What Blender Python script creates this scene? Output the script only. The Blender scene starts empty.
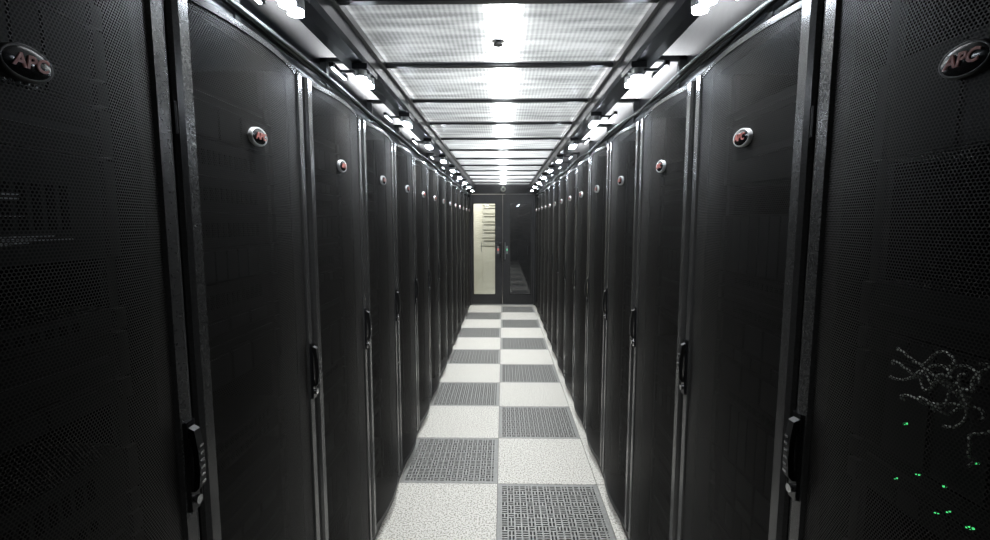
import bpy, math, random
from mathutils import Vector, Matrix
scene=bpy.context.scene
# ---------------------------------------------------------------- materials
def mat(name,col,rough=.5,metal=0.,emis=None,es=0.,spec=.5):
    m=bpy.data.materials.new(name); m.use_nodes=True
    b=m.node_tree.nodes['Principled BSDF']
    b.inputs['Base Color'].default_value=(*col,1); b.inputs['Roughness'].default_value=rough
    b.inputs['Metallic'].default_value=metal; b.inputs['Specular IOR Level'].default_value=spec
    if emis:
        b.inputs['Emission Color'].default_value=(*emis,1); b.inputs['Emission Strength'].default_value=es
    return m
def noisy(m,scale,c1,c2,lo=.3,hi=.7,bump=0.,detail=4,vecscale=(1,1,1),rough=None):
    nt=m.node_tree; b=nt.nodes['Principled BSDF']
    tc=nt.nodes.new('ShaderNodeTexCoord'); mp=nt.nodes.new('ShaderNodeMapping'); mp.inputs['Scale'].default_value=vecscale
    n=nt.nodes.new('ShaderNodeTexNoise'); n.inputs['Scale'].default_value=scale; n.inputs['Detail'].default_value=detail
    r=nt.nodes.new('ShaderNodeValToRGB'); r.color_ramp.elements[0].position=lo; r.color_ramp.elements[1].position=hi
    r.color_ramp.elements[0].color=(*c1,1); r.color_ramp.elements[1].color=(*c2,1)
    L=nt.links.new
    L(tc.outputs['Object'],mp.inputs['Vector']); L(mp.outputs[0],n.inputs['Vector']); L(n.outputs['Fac'],r.inputs[0]); L(r.outputs[0],b.inputs['Base Color'])
    if bump:
        bp=nt.nodes.new('ShaderNodeBump'); bp.inputs['Strength'].default_value=bump; bp.inputs['Distance'].default_value=.002
        L(n.outputs['Fac'],bp.inputs['Height']); L(bp.outputs[0],b.inputs['Normal'])
    return m
M_frame=noisy(mat('rack_black_paint',(.012,.012,.013),.42,spec=.3),120,(.005,.005,.005),(.009,.009,.009),bump=.08)
M_stile=noisy(mat('door_stile_paint',(.03,.03,.032),.27,.35),200,(.032,.032,.031),(.050,.050,.049),bump=.05)
M_chrome=mat('chrome',(.55,.55,.56),.22,1.)
M_rim=mat('badge_rim',(.55,.55,.55),.3,.4)
M_red=mat('badge_red',(.28,.075,.06),.4)
M_badge=mat('badge_black',(.008,.008,.009),.15)
M_srv=noisy(mat('server_dark',(.03,.03,.032),.6,spec=.15),40,(.0015,.0015,.0015),(.004,.004,.004))
M_srvl=mat('server_bezel_grey',(.006,.0065,.007),.5,.2,spec=.2)
M_srvb=mat('server_bezel_light',(.30,.31,.32),.4,.2)
M_gled=mat('led_green',(.1,.8,.2),.4,emis=(.1,1,.3),es=.8)
M_int=mat('rack_interior',(.0015,.0015,.0015),.9,spec=.1)
M_cable=mat('cable_grey',(.25,.27,.25),.5)
M_cablew=mat('cable_white',(.34,.36,.32),.5)
M_ring=mat('camera_ring',(.6,.62,.55),.4)
M_cblk=mat('cable_black',(.015,.015,.015),.5)
def perf():
    m=bpy.data.materials.new('perforated_steel'); m.use_nodes=True; nt=m.node_tree; L=nt.links.new
    b=nt.nodes['Principled BSDF']; out=nt.nodes['Material Output']
    b.inputs['Base Color'].default_value=(.013,.0123,.0112,1); b.inputs['Roughness'].default_value=.5; b.inputs['Metallic'].default_value=0.; b.inputs['Specular IOR Level'].default_value=.18
    tc=nt.nodes.new('ShaderNodeTexCoord'); s=nt.nodes.new('ShaderNodeSeparateXYZ'); L(tc.outputs['Object'],s.inputs[0])
    P=.0054; Q=P*math.sqrt(3)
    def mth(op,a,bv=None):
        n=nt.nodes.new('ShaderNodeMath'); n.operation=op
        for i,x in enumerate((a,bv)):
            if x is None: continue
            if isinstance(x,(int,float)): n.inputs[i].default_value=x
            else: L(x,n.inputs[i])
        return n.outputs[0]
    def dist(off):
        a=mth('MULTIPLY',mth('SUBTRACT',mth('FRACT',mth('ADD',mth('DIVIDE',s.outputs['Y'],P),off+50)),.5),P)
        c=mth('MULTIPLY',mth('SUBTRACT',mth('FRACT',mth('ADD',mth('DIVIDE',s.outputs['Z'],Q),off+50)),.5),Q)
        return mth('SQRT',mth('ADD',mth('MULTIPLY',a,a),mth('MULTIPLY',c,c)))
    hole=mth('LESS_THAN',mth('MINIMUM',dist(0.),dist(.5)),P*.35)
    tr=nt.nodes.new('ShaderNodeBsdfTransparent'); mx=nt.nodes.new('ShaderNodeMixShader')
    L(hole,mx.inputs[0]); L(b.outputs[0],mx.inputs[1]); L(tr.outputs[0],mx.inputs[2]); L(mx.outputs[0],out.inputs['Surface'])
    return m
M_perf=perf()
# ---------------------------------------------------------------- mesh builder
class MB:
    def __init__(s): s.v=[]; s.f=[]; s.m=[]; s.sm=[]; s.mats=[]
    def mi(s,m):
        if m not in s.mats: s.mats.append(m)
        return s.mats.index(m)
    def add(s,vs,fs,m,smooth=False):
        o=len(s.v); s.v+= [tuple(p) for p in vs]; k=s.mi(m)
        for f in fs: s.f.append(tuple(i+o for i in f)); s.m.append(k); s.sm.append(smooth)
    def box(s,x0,x1,y0,y1,z0,z1,m):
        s.add([(x0,y0,z0),(x1,y0,z0),(x1,y1,z0),(x0,y1,z0),(x0,y0,z1),(x1,y0,z1),(x1,y1,z1),(x0,y1,z1)],
              [(3,2,1,0),(4,5,6,7),(0,1,5,4),(1,2,6,5),(2,3,7,6),(3,0,4,7)],m)
    def prism(s,pts,z0,z1,m,axis='z',caps=True,closed=True,smooth=False):
        n=len(pts)
        def P(a,b,c): return {'z':(a,b,c),'y':(a,c,b),'x':(c,a,b)}[axis]
        vs=[P(a,b,z0) for a,b in pts]+[P(a,b,z1) for a,b in pts]
        fs=[(i,(i+1)%n,n+(i+1)%n,n+i) for i in range(n if closed else n-1)]
        s.add(vs,fs,m,smooth)
        if caps: s.add(vs,[tuple(range(n-1,-1,-1)),tuple(range(n,2*n))],m)
    def cyl(s,c,r,z0,z1,m,axis='z',seg=16,rb=None):
        rb=rb or r
        s.prism([(c[0]+r*math.cos(2*math.pi*i/seg),c[1]+rb*math.sin(2*math.pi*i/seg)) for i in range(seg)],z0,z1,m,axis,smooth=False)
    def tube(s,path,r,m,seg=6):
        vs=[];fs=[]; n=len(path)
        for i,p in enumerate(path):
            p=Vector(p); t=(Vector(path[min(i+1,n-1)])-Vector(path[max(i-1,0)])).normalized()
            a=t.orthogonal().normalized() if i==0 else (a-t*a.dot(t)).normalized()
            b=t.cross(a)
            for k in range(seg):
                an=2*math.pi*k/seg; vs.append(p+a*r*math.cos(an)+b*r*math.sin(an))
        for i in range(n-1):
            for k in range(seg):
                fs.append((i*seg+k,i*seg+(k+1)%seg,(i+1)*seg+(k+1)%seg,(i+1)*seg+k))
        s.add(vs,fs,m,True)
    def mesh(s,name,flipx=False):
        me=bpy.data.meshes.new(name)
        v=[(-p[0],p[1],p[2]) for p in s.v] if flipx else s.v
        f=[tuple(reversed(q)) for q in s.f] if flipx else s.f
        me.from_pydata(v,[],f); 
        for m in s.mats: me.materials.append(m)
        me.polygons.foreach_set('material_index',s.m); me.polygons.foreach_set('use_smooth',s.sm)
        me.update(); return me
    def obj(s,name,loc=(0,0,0),flipx=False,parent=None):
        o=bpy.data.objects.new(name,s.mesh(name,flipx)); o.location=loc; scene.collection.objects.link(o)
        if parent: o.parent=parent
        return o
cu=bpy.data.curves.new('badge_text','FONT'); cu.body='APC'; cu.size=.0245; cu.extrude=.0008; cu.shear=.2; cu.offset=.0006
cu.align_x='CENTER'; cu.align_y='CENTER'; cu.resolution_u=3
to=bpy.data.objects.new('badge_text',cu); scene.collection.objects.link(to); bpy.context.view_layer.update()
tm=bpy.data.meshes.new_from_object(to.evaluated_get(bpy.context.evaluated_depsgraph_get()))
TV=[tuple(v.co) for v in tm.vertices]; TF=[tuple(p.vertices) for p in tm.polygons]
bpy.data.objects.remove(to); bpy.data.curves.remove(cu)
# ---------------------------------------------------------------- rack
W=.598; HR=2.035; SAG=.026
def arc(u): return .006+SAG*(1-((u-.3)/.244)**2)
def rack_mesh(name,seed,flip,special=None):
    R=random.Random(seed); b=MB()   # x = out to the aisle, y = along aisle, z up
    b.box(-1.0,-.024,0,.016,.0,HR+.03,M_frame); b.box(-1.0,-.024,W-.016,W,.0,HR+.03,M_frame)
    b.box(-1.0,-.024,.016,W-.016,HR+.005,HR+.03,M_frame); b.box(-1.0,-.01,.016,W-.016,0,.05,M_frame)
    b.box(-1.0,-.98,.016,W-.016,.05,HR,M_int)
    b.box(-.99,-.03,.017,.05,.05,HR,M_int) ; b.box(-.99,-.03,W-.05,W-.017,.05,HR,M_int)
    b.box(-.02,.0,.0,W,.0,.045,M_frame)
    for u in (.055,W-.075): b.box(-.10,-.085,u,u+.02,.06,HR-.01,M_srvl)
    st=[(-.022,.004),(.0,.004),(.007,.010),(.012,.022),(.012,.050),(.006,.056),(-.022,.056)]
    b.prism(st[::-1],.055,HR,M_stile); b.prism([(x,W-y) for x,y in st],.055,HR,M_stile)
    N=28; us=[.056+(W-.112)*i/N for i in range(N+1)]
    pts=[(arc(u*.6/W),u) for u in us]
    vs=[(x,y,.075) for x,y in pts]+[(x,y,HR-.012) for x,y in pts]
    b.add(vs,[(i,i+1,N+2+i,N+1+i) for i in range(N)],M_perf,True)
    full=[(x+.003,y) for x,y in pts]+[(-.02,W-.056),(-.02,.056)]
    b.prism(full,HR-.014,HR,M_stile); b.prism(full,.055,.085,M_frame)
    for w in (.3,1.0,1.75): b.cyl((.004,.002),.005,w,w+.06,M_frame,seg=8)
    uc=W-.030
    b.prism([(.012,uc-.015),(.019,uc-.012),(.019,uc+.012),(.012,uc+.015)],1.005,1.190,M_badge)
    hp=[(.019,1.178),(.030,1.172),(.036,1.13),(.037,1.09),(.034,1.055),(.025,1.045),(.019,1.045),(.023,1.06),(.025,1.09),(.025,1.12),(.022,1.15),(.019,1.16)]
    n=len(hp); vs=[(x,uc-.009,z) for x,z in hp]+[(x,uc+.009,z) for x,z in hp]
    b.add(vs,[(i,(i+1)%n,n+(i+1)%n,n+i) for i in range(n)]+[tuple(range(n-1,-1,-1)),tuple(range(n,2*n))],M_frame)
    for i in range(6):
        z=1.062+.015*i; b.box(.0365,.0378,uc-.006,uc+.006,z,z+.005,M_chrome)
    b.add([(.019+dx,uc+.009*math.cos(a),1.026+.009*math.sin(a)) for dx in (0,.008) for a in [i*math.pi/6 for i in range(12)]],
          [(i,(i+1)%12,12+(i+1)%12,12+i) for i in range(12)]+[tuple(range(12,24))],M_chrome)
    # badge
    bu=.222 if flip else .25; bw=1.787
    if special=='bars': bu,bw=.287,1.777
    if special=='cables': bu,bw=.258,1.785
    bc=(bu,bw); v0=arc(bu)+.003
    tilt=-SAG*2*(bu-.3)/.244**2
    def T(v,u,w): return (v+tilt*(u-bu),u,w)
    def ring(ru,rw,v,k=28): return [T(v,bc[0]+ru*math.cos(2*math.pi*i/k),bc[1]+rw*math.sin(2*math.pi*i/k)) for i in range(k)]
    rimm=M_frame if special else M_rim
    prof=[(.034,.0225,v0-.004),(.034,.0225,v0+.005),(.0330,.021,v0+.0070),(.0305,.0185,v0+.0062)]
    vs=[];k=28
    for p in prof: vs+=ring(*p)
    b.add(vs,[(j*k+i,j*k+(i+1)%k,(j+1)*k+(i+1)%k,(j+1)*k+i) for j in range(3) for i in range(k)],rimm,True)
    vs=ring(.0305,.0185,v0+.0062)+ring(.02,.012,v0+.009)+[T(v0+.0095,bc[0],bc[1])]
    b.add(vs,[(i,(i+1)%k,k+(i+1)%k,k+i) for i in range(k)]+[(k+i,k+(i+1)%k,2*k) for i in range(k)],M_badge,True)
    sg=-1 if flip else 1
    tv=[T(v0+.0105+z,bc[0]+sg*x*.94,bc[1]+y*.94) for x,y,z in TV]
    tf=[tuple(reversed(f)) for f in TF] if flip else TF
    b.add(tv,tf,M_red)
    # servers
    z=.09+.0445*R.randint(0,2)
    while z<HR-.12:
        h=.0445*R.choice((1,1,1,2,2,4)); z1=z+h-.002
        if z1>HR-.05: break
        if R.random()<.85:
            v=-.085; b.box(-.8,v,.06,W-.06,z+.001,z1,M_srv)
            for u in (.052,W-.074): b.box(v,v+.010,u,u+.022,z+.003,z1-.002,M_srvl)
            kind=R.random()
            if kind<.35:
                nb=R.choice((4,8)); 
                for i in range(nb):
                    u0=.09+i*(W-.2)/nb; b.box(v,v+.006,u0,u0+(W-.2)/nb*.86,z+.006,z1-.006,M_srvl if R.random()<.5 else M_srv)
            elif kind<.7:
                b.box(v,v+.004,.085,W-.09,z+h*.40,z+h*.52,M_srvl)
            else:
                for i in range(16):
                    u0=.10+i*.023; b.box(v,v+.003,u0,u0+.012,z+h*.3,z+h*.7,M_int)
        z+=h
    if special=='cables':
        for i in range(11):
            z0=1.390-.009*i*R.uniform(.6,1.2); u0=R.uniform(.25,.31)
            path=[]
            a1,a2,p1=R.uniform(.004,.010),R.uniform(.004,.012),R.uniform(0,6)
            for t in range(26):
                q=t/25
                path.append((-.035+.01*math.sin(q*7+p1),u0+(.10 if i%3 else .02)*q+a1*math.sin(q*13+p1),z0-(.02 if i%3 else .07)*q+a2*math.sin(q*11+p1*2)))
            b.tube(path,.0022,M_cablew)
        for i in range(14):
            u0=R.uniform(.2,.45); z0=R.choice([1.13,1.17,1.24])+R.uniform(-.012,.012)
            b.box(-.06,-.052,u0,u0+.002,z0,z0+.002,M_gled)
    if special=='bars':
        for zz,n_ in ((1.545,2),(1.585,1),(1.61,2)):
            for i in range(n_*3):
                u0=R.uniform(.10,.34); b.box(-.082,-.070,u0,u0+R.uniform(.05,.16),zz+.003*i,zz+.003*i+.0016,M_srvb)
        for i in range(5): b.box(-.082,-.070,.36+.012*i,.364+.012*i,1.78,1.784,M_srvb)
    return b.mesh(name,flip)
XL=-.635; XR=.625
ml=[rack_mesh('server_rack_mesh_a%d'%i,10+i,False) for i in range(3)]
mr=[rack_mesh('server_rack_mesh_b%d'%i,20+i,True) for i in range(3)]
mrc=rack_mesh('server_rack_mesh_cables',33,True,'cables')
mlb=rack_mesh('server_rack_mesh_bars',34,False,'bars')
for k in range(-3,13):
    for side in (0,1):
        me=(ml if side==0 else mr)[k%3]
        if k==-1: me=mrc if side else mlb
        o=bpy.data.objects.new('server_rack',me); scene.collection.objects.link(o)
        o.location=(XL,.91+.6*k,0) if side==0 else (XR,.97+.6*k,0)
# ---------------------------------------------------------------- floor
M_tile=noisy(mat('floor_tile_laminate',(.5,.49,.45),.5,spec=.3),110,(.20,.195,.17),(.50,.485,.445),.40,.53,detail=5)
M_seam=mat('floor_seam',(.05,.05,.045),.7)
M_vent=noisy(mat('vent_tile_metal',(.2,.2,.19),.45,.1),60,(.15,.15,.14),(.21,.21,.20))
M_plen=mat('plenum_dark',(.002,.002,.002),.9)
XC=-.03; Y0=2.69
fb=MB(); g=.0016
for j in range(-7,10):
    y0=Y0+.6*j; y1=y0+.6
    for col,(x0,x1) in enumerate(((XC-.6,XC),(XC,XC+.6))):
        v=((j%2)==0) if col==0 else ((j%2)!=0)
        if not v: fb.box(x0+g,x1-g,y0+g,y1-g,-.03,0,M_tile)
    for x0,x1 in ((XC+.6,XC+1.2),(XC-1.2,XC-.6),(XC-1.8,XC-1.2),(XC+1.2,XC+1.8)):
        fb.box(x0+g,x1-g,y0+g,y1-g,-.03,0,M_tile)
y=Y0+6.0
fb.box(-2.2,2.2,y+g,12.5,-.03,0,M_tile)
for x0 in (XC-1.2,XC-.6,XC,XC+.6,XC+1.2): fb.box(x0-.012,x0+.012,Y0-4.2,y,-.06,-.031,M_seam)
for j in range(-7,11): fb.box(-1.8,1.8,Y0+.6*j-.01,Y0+.6*j+.01,-.06,-.031,M_seam)
fb.box(-2.2,2.2,-2.5,12.5,-.5,-.45,M_plen)
fb.obj('floor')
# cast vent tile: slots in a basket pattern, split in small panels by solid ribs
vb=MB(); n=67; c=.597/n
def hole(i,j):
    if i<3 or j<3 or i>=n-3 or j>=n-3: return False
    a,bb=(i-3)%12,(j-3)%12
    if a>=11 or bb>=11: return False
    A,B=a//4,bb//4; p,q=a%4,bb%4
    if (A+B)%2==0: return p in (0,1,2) and q in (0,2)
    return q in (0,1,2) and p in (0,2)
for i in range(n):
    j=0
    while j<n:
        if hole(i,j): j+=1; continue
        k=j
        while k<n and not hole(i,k): k+=1
        x0,x1,ya,yb=i*c,(i+1)*c,j*c,k*c
        vb.add([(x0,ya,0),(x1,ya,0),(x1,yb,0),(x0,yb,0)],[(0,1,2,3)],M_vent)
        j=k
for i in range(n):
    for j in range(n):
        if hole(i,j): continue
        for di,dj,e in ((1,0,((1,0),(1,1))),(-1,0,((0,1),(0,0))),(0,1,((1,1),(0,1))),(0,-1,((0,0),(1,0)))):
            a,bb=i+di,j+dj
            if 0<=a<n and 0<=bb<n and not hole(a,bb): continue
            p,q=[((i+u)*c,(j+w)*c) for u,w in e]
            vb.add([(p[0],p[1],-.02),(q[0],q[1],-.02),(q[0],q[1],0),(p[0],p[1],0)],[(0,1,2,3)],M_vent)
vm=vb.mesh('floor_vent_tile')
for j in range(-7,10):
    for col,x0 in enumerate((XC-.6,XC)):
        v=((j%2)==0) if col==0 else ((j%2)!=0)
        if v:
            o=bpy.data.objects.new('floor_vent_tile',vm); scene.collection.objects.link(o); o.location=(x0+.0015,Y0+.6*j+.0015,-.0005)
# ---------------------------------------------------------------- aisle ceiling
ZC=2.26; BL=-.505; BR=.47; YD=8.80
M_beam=noisy(mat('beam_black',(.02,.02,.022),.32,.3),30,(.014,.015,.018),(.026,.027,.031))
M_alu=mat('aluminium',(.26,.265,.27),.4,.8)
M_pan=bpy.data.materials.new('polycarbonate_panel'); M_pan.use_nodes=True
nt=M_pan.node_tree; L=nt.links.new; nt.nodes.remove(nt.nodes['Principled BSDF']); out=nt.nodes['Material Output']
tc=nt.nodes.new('ShaderNodeTexCoord'); mp=nt.nodes.new('ShaderNodeMapping'); mp.inputs['Scale'].default_value=(.9,6,1)
nz=nt.nodes.new('ShaderNodeTexNoise'); nz.inputs['Scale'].default_value=3; nz.inputs['Detail'].default_value=5
wv=nt.nodes.new('ShaderNodeTexWave'); wv.bands_direction='X'; wv.inputs['Scale'].default_value=18; wv.inputs['Distortion'].default_value=.3
mx=nt.nodes.new('ShaderNodeMath'); mx.operation='MULTIPLY_ADD'; mx.inputs[1].default_value=.12
rp=nt.nodes.new('ShaderNodeValToRGB'); rp.color_ramp.elements[0].position=.38; rp.color_ramp.elements[1].position=.72
rp.color_ramp.elements[0].color=(.36,.37,.365,1); rp.color_ramp.elements[1].color=(.86,.88,.86,1)
L(tc.outputs['Object'],mp.inputs[0]); L(mp.outputs[0],nz.inputs['Vector']); L(tc.outputs['Object'],wv.inputs['Vector'])
L(wv.outputs['Fac'],mx.inputs[0]); L(nz.outputs['Fac'],mx.inputs[2]); L(mx.outputs[0],rp.inputs[0])
bp=nt.nodes.new('ShaderNodeBump'); bp.inputs['Strength'].default_value=.15; bp.inputs['Distance'].default_value=.002
L(wv.outputs['Fac'],bp.inputs['Height'])
tl=nt.nodes.new('ShaderNodeBsdfTranslucent'); df=nt.nodes.new('ShaderNodeBsdfDiffuse'); gl=nt.nodes.new('ShaderNodeBsdfGlossy'); gl.inputs['Roughness'].default_value=.25
tp=nt.nodes.new('ShaderNodeBsdfTransparent')
L(rp.outputs[0],tl.inputs[0]); L(rp.outputs[0],df.inputs[0])
for q in (tl,df,gl): L(bp.outputs[0],q.inputs['Normal'])
def mixs(f,a,b_):
    m=nt.nodes.new('ShaderNodeMixShader'); m.inputs[0].default_value=f; L(a.outputs[0],m.inputs[1]); L(b_.outputs[0],m.inputs[2]); return m
r_=mixs(.20,mixs(.12,mixs(.5,tl,df),gl),tp); L(r_.outputs[0],out.inputs['Surface'])
LX=-.0
ys=[1.5+.6*k for k in range(-4,13)]
cb=MB()
for k in range(len(ys)-1):
    y0,y1=ys[k],ys[k+1]
    cb.add([(BL,y0,ZC+.004),(BR,y0,ZC+.004),(BR,y1,ZC+.004),(BL,y1,ZC+.004)],[(3,2,1,0)],M_pan)
cb.obj('ceiling')
gb=MB()
for yy in ys:
    gb.box(BL,BR,yy-.013,yy+.013,ZC-.014,ZC+.004,M_beam)
    gb.box(BL,BR,yy-.020,yy+.020,ZC-.002,ZC+.003,M_alu)
gb.obj('ceiling_crossbars')
M_strip=mat('fluorescent_tube',(.9,.9,.9),.4,emis=(.95,.98,1),es=20.)
M_white=mat('reflector_white',(.8,.8,.8),.5)
lb=MB()
lb.box(-.045,.045,.004,.596,.040,.050,M_strip)
lb.box(-.05,.05,.001,.599,.052,.09,M_white)
for a in (-.056,.051): lb.box(a,a+.005,.001,.599,.026,.09,M_white)
for a in (-.046,.04): lb.box(a,a+.006,.28,.32,.09,.74,M_alu)
lm=lb.mesh('ceiling_light')
for yy in ys[4:-1]:
    o=bpy.data.objects.new('ceiling_light',lm); scene.collection.objects.link(o); o.location=(LX,yy,ZC)
for nm,xi,s in (('ceiling_beam',BL,-1),('ceiling_beam',BR,1)):
    bb=MB()
    prof=[(0,2.175),(0,2.185),(s*.012,2.19),(s*.012,2.235),(0,2.24),(0,2.29),(s*.09,2.29),(s*.09,2.165),(s*.05,2.16),(s*.01,2.16)]
    if s>0: prof=prof[::-1]
    n=len(prof); vs=[(xi+x,-.9,z) for x,z in prof]+[(xi+x,YD,z) for x,z in prof]
    bb.add(vs,[(i,(i+1)%n,n+(i+1)%n,n+i) for i in range(n)]+[tuple(range(n-1,-1,-1)),tuple(range(n,2*n))],M_beam)
    bb.obj(nm)
    bb=MB(); xr=XL if s<0 else XR
    for k in range(16):
        yy=-.6+.6*k
        x0,x1=sorted((xr+s*.02,xr+s*.045)); bb.box(x0,x1,yy-.012,yy+.012,2.067,2.185,M_alu)
        x0,x1=sorted((xi+s*.091,xr+s*.045)); bb.box(x0,x1,yy-.012,yy+.012,2.17,2.185,M_alu)
    x0,x1=sorted((xr+s*.025,xr+s*.04)); bb.box(x0,x1,-.9,8.74,2.066,2.085,M_alu)
    x0,x1=sorted((xr+s*.046,xr+s*.050)); bb.box(x0,x1,-.9,8.74,2.066,2.30,M_beam)
    R=random.Random(5)
    for i in range(4):
        path=[]; ph=R.uniform(0,6)
        for t in range(160):
            yy=-.8+9.5*t/159
            path.append((xr+s*(-.02+.012*i)+.004*math.sin(yy*5+ph),yy,2.073+.016*abs(math.sin(yy*2.6+ph))+.004*i))
        bb.tube(path,.005,M_cblk if i%2 else M_cable)
    bb.obj('cable_tray')
M_led=mat('led_lens',(1,1,1),.3,emis=(.82,.90,1),es=110)
M_tube=mat('tube_lens',(1,1,1),.3,emis=(.86,.93,1),es=6)
zl=[1.19,1.84,2.62,3.39,4.2,4.97,5.75,6.5,7.3,8.1]
for s,xi in ((-1,BL),(1,BR)):
    hb=MB()
    hb.box(-.028,.028,-.07,.07,.0,.02,M_beam)
    for q in (-.048,0,.048):
        hb.cyl((0,q),.022,-.026,.0,M_alu,seg=16); hb.cyl((0,q),.019,-.036,-.022,M_led,seg=16)
    xo=s*.10
    hb.box(xo-.008,xo+.008,-.08,.08,.005,.02,M_beam); hb.box(xo-.004,xo+.004,-.07,.07,.0,.005,M_tube)
    hb.box(min(0,xo),max(0,xo),-.006,.006,.008,.016,M_beam)
    hm=hb.mesh('aisle_spotlight')
    for y in zl:
        o=bpy.data.objects.new('aisle_spotlight',hm); scene.collection.objects.link(o); o.location=(xi+s*.022,y,2.139)
        la=bpy.data.lights.new('spot_lamp','AREA'); la.shape='RECTANGLE'; la.size=.04; la.size_y=.11; la.energy=2.2 if y<1.5 else (4.2 if y<5 else 6.); la.color=(.96,.98,1); la.spread=math.radians(115)
        lo=bpy.data.objects.new('lamp',la); scene.collection.objects.link(lo); lo.parent=o; lo.location=(0,0,-.04); lo.rotation_euler=(0,math.radians(14)*s,0)
sb=MB(); sb.cyl((0,0),.024,-.006,0,M_chrome,seg=20); sb.cyl((0,0),.012,-.016,-.006,M_badge,seg=12); sb.cyl((0,0),.018,-.020,-.016,M_badge,seg=16)
sb.obj('sprinkler_head',(-.02,1.84,ZC+.002))
# ---------------------------------------------------------------- end doors
M_door=noisy(mat('door_black_paint',(.014,.014,.015),.4),40,(.012,.012,.013),(.02,.02,.021))
def glass(name,tint,alpha):
    m=bpy.data.materials.new(name); m.use_nodes=True; nt=m.node_tree
    nt.nodes.remove(nt.nodes['Principled BSDF']); out=nt.nodes['Material Output']
    t=nt.nodes.new('ShaderNodeBsdfTransparent'); t.inputs[0].default_value=(*tint,1)
    g=nt.nodes.new('ShaderNodeBsdfGlossy'); g.inputs['Roughness'].default_value=.03
    x=nt.nodes.new('ShaderNodeMixShader'); x.inputs[0].default_value=alpha
    nt.links.new(t.outputs[0],x.inputs[1]); nt.links.new(g.outputs[0],x.inputs[2]); nt.links.new(x.outputs[0],out.inputs['Surface']); return m
M_g1=glass('door_glass',(.92,.94,.92),.05); M_g2=glass('door_glass_tinted',(.6,.62,.64),.07)
fr=MB()
fr.box(-.635,-.60,YD,YD+.10,0,2.30,M_door); fr.box(.585,.625,YD,YD+.10,0,2.30,M_door)
fr.box(-.60,.585,YD,YD+.10,2.10,2.30,M_door); fr.box(-.6,.585,YD+.01,YD+.09,0.0,.012,M_alu)
fr.box(-2.1,-.635,YD+.02,YD+.08,0,2.9,M_door); fr.box(.625,2.1,YD+.02,YD+.08,0,2.9,M_door); fr.box(-.635,.625,YD+.02,YD+.08,2.3,2.9,M_door)
fr.obj('wall_back')
for nm,x0,x1,hs,gm in (('door_1',-.598,-.008,1,M_g1),('door_2',-.004,.583,-1,M_g2)):
    d=MB(); a,bq=(.035,.13) if hs==1 else (.13,.05)
    y0,y1=YD+.02,YD+.07
    d.box(x0,x0+a,y0,y1,.02,2.09,M_door); d.box(x1-bq,x1,y0,y1,.02,2.09,M_door)
    d.box(x0+a,x1-bq,y0,y1,.02,.20,M_door); d.box(x0+a,x1-bq,y0,y1,1.93,2.09,M_door)
    d.box(x0+a,x1-bq,y0+.02,y0+.026,.20,1.93,gm)
    for (u0,u1,w0,w1) in ((x0+a,x1-bq,.20,.212),(x0+a,x1-bq,1.918,1.93),(x0+a,x0+a+.012,.2,1.93),(x1-bq-.012,x1-bq,.2,1.93)):
        d.box(u0,u1,y0-.006,y0+.002,w0,w1,M_stile)
    hx=x1-.045 if hs==1 else x0+.045
    d.cyl((hx,y0-.05),.010,.88,1.20,M_chrome if hs==1 else M_alu,seg=12)
    for w in (.91,1.17): d.cyl((hx,w),.008,y0-.05,y0,M_alu,axis='y',seg=8)
    col=mat('status_led_'+nm,(.3,.1,.1) if hs==1 else (.1,.5,.3),.4,emis=(1,.15,.10) if hs==1 else (.15,1,.45),es=.8)
    xx=hx-.045 if hs==1 else hx+.03
    d.box(xx-.012,xx+.025,y0-.012,y0,.98,1.13,M_alu); d.box(xx-.004,xx+.014,y0-.016,y0-.011,1.04,1.08,col)
    d.obj(nm)
dc=MB(); 
ring=[(.040*math.cos(t*math.pi/12),0,.040*math.sin(t*math.pi/12)) for t in range(25)]
dc.tube(ring,.009,M_ring,seg=8); dc.cyl((0,0),.03,-.02,.02,M_badge,axis='y',seg=18); dc.box(-.02,.02,.0,.035,-.05,.08,M_door)
dc.obj('dome_camera',(.0,YD-.036,2.185))
M_wall=noisy(mat('wall_cream',(.62,.60,.52),.7),6,(.58,.56,.48),(.66,.64,.56))
M_wallg=noisy(mat('wall_grey',(.1,.1,.1),.8),6,(.07,.07,.07),(.10,.10,.10))
wb=MB(); wb.box(-2.2,2.2,11.2,11.3,0,3.0,M_wall); wb.obj('wall_far')
wb=MB(); wb.box(-2.3,-2.2,-2.6,11.3,-.5,3.0,M_wallg); wb.obj('wall_left')
wb=MB(); wb.box(2.2,2.3,-2.6,11.3,-.5,3.0,M_wallg); wb.obj('wall_right')
wb=MB(); wb.box(-2.3,2.3,-2.6,11.3,3.0,3.1,M_wallg); wb.obj('ceiling_room')
M_cab=noisy(mat('cabinet_cream',(.66,.64,.55),.5),3,(.62,.60,.52),(.72,.70,.62)); M_shelf=mat('binder_grey',(.55,.54,.48),.6); M_seamc=mat('cabinet_seam',(.2,.19,.16),.6)
sh=MB()
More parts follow.
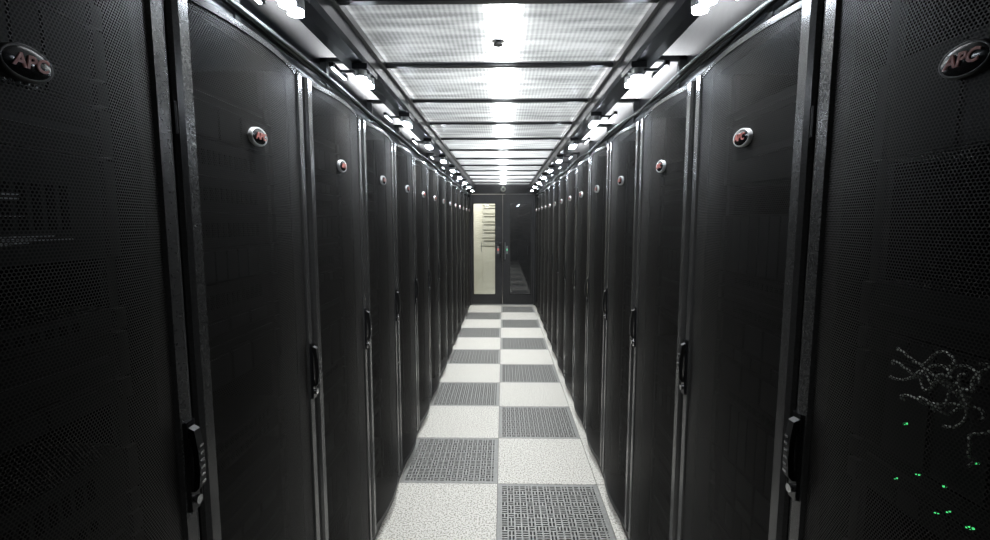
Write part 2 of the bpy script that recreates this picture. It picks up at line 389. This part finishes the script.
sh.box(-.80,-.06,9.9,10.35,0,2.1,M_cab)
sh.box(-.79,-.44,9.885,9.899,0.03,2.07,M_cab); sh.box(-.43,-.07,9.885,9.899,.03,1.05,M_cab)
for w in (1.08,1.25,1.42,1.59,1.76,1.93): 
    sh.box(-.43,-.07,9.880,9.899,w,w+.145,M_shelf); sh.box(-.40,-.10,9.872,9.880,w+.10,w+.115,M_seamc)
sh.box(-.46,-.45,9.870,9.885,.95,1.15,M_alu)
sh.obj('storage_cabinet')
M_eq=noisy(mat('equipment_grey',(.05,.05,.052),.5),8,(.05,.05,.052),(.10,.10,.10),vecscale=(1,1,5))
pr=MB(); pr.box(.05,.75,9.6,10.5,.0,2.2,M_frame); pr.box(.08,.72,9.585,9.6,.06,2.15,M_eq)
for k in range(2): pr.box(.3+.2*k,.31+.2*k,9.575,9.585,.9,1.1,M_alu)
pr.obj('equipment_cabinet')
def area(name,loc,rot,sx,sy,e,col=(1,1,1)):
    la=bpy.data.lights.new(name,'AREA'); la.shape='RECTANGLE'; la.size=sx; la.size_y=sy; la.energy=e; la.color=col
    o=bpy.data.objects.new(name,la); o.location=loc; o.rotation_euler=rot; scene.collection.objects.link(o); return o
area('vestibule_lamp',(-.3,9.2,2.9),(0,0,0),1.2,.3,85,(1,.96,.9))
for i,yy in enumerate((2.4,4.8,7.2)):
    area('panel_backlight_fill',(0,yy,2.95),(0,0,0),.3,1.8,(32,52,66)[i],(.95,.97,1))  # added unseen area lights, backlighting the translucent ceiling panels from above
w=bpy.data.worlds.new('World'); scene.world=w; w.use_nodes=True
w.node_tree.nodes['Background'].inputs[0].default_value=(.6,.65,.7,1); w.node_tree.nodes['Background'].inputs[1].default_value=.01
# ---------------------------------------------------------------- camera
cam=bpy.data.cameras.new('Camera'); cam.sensor_width=36; cam.lens=17; cam.clip_start=.02
co=bpy.data.objects.new('Camera',cam); scene.collection.objects.link(co); scene.camera=co
co.location=(0,0,1.58); co.rotation_euler=(math.radians(90-5.87),0,math.radians(.98))
scene.view_settings.view_transform='Standard'
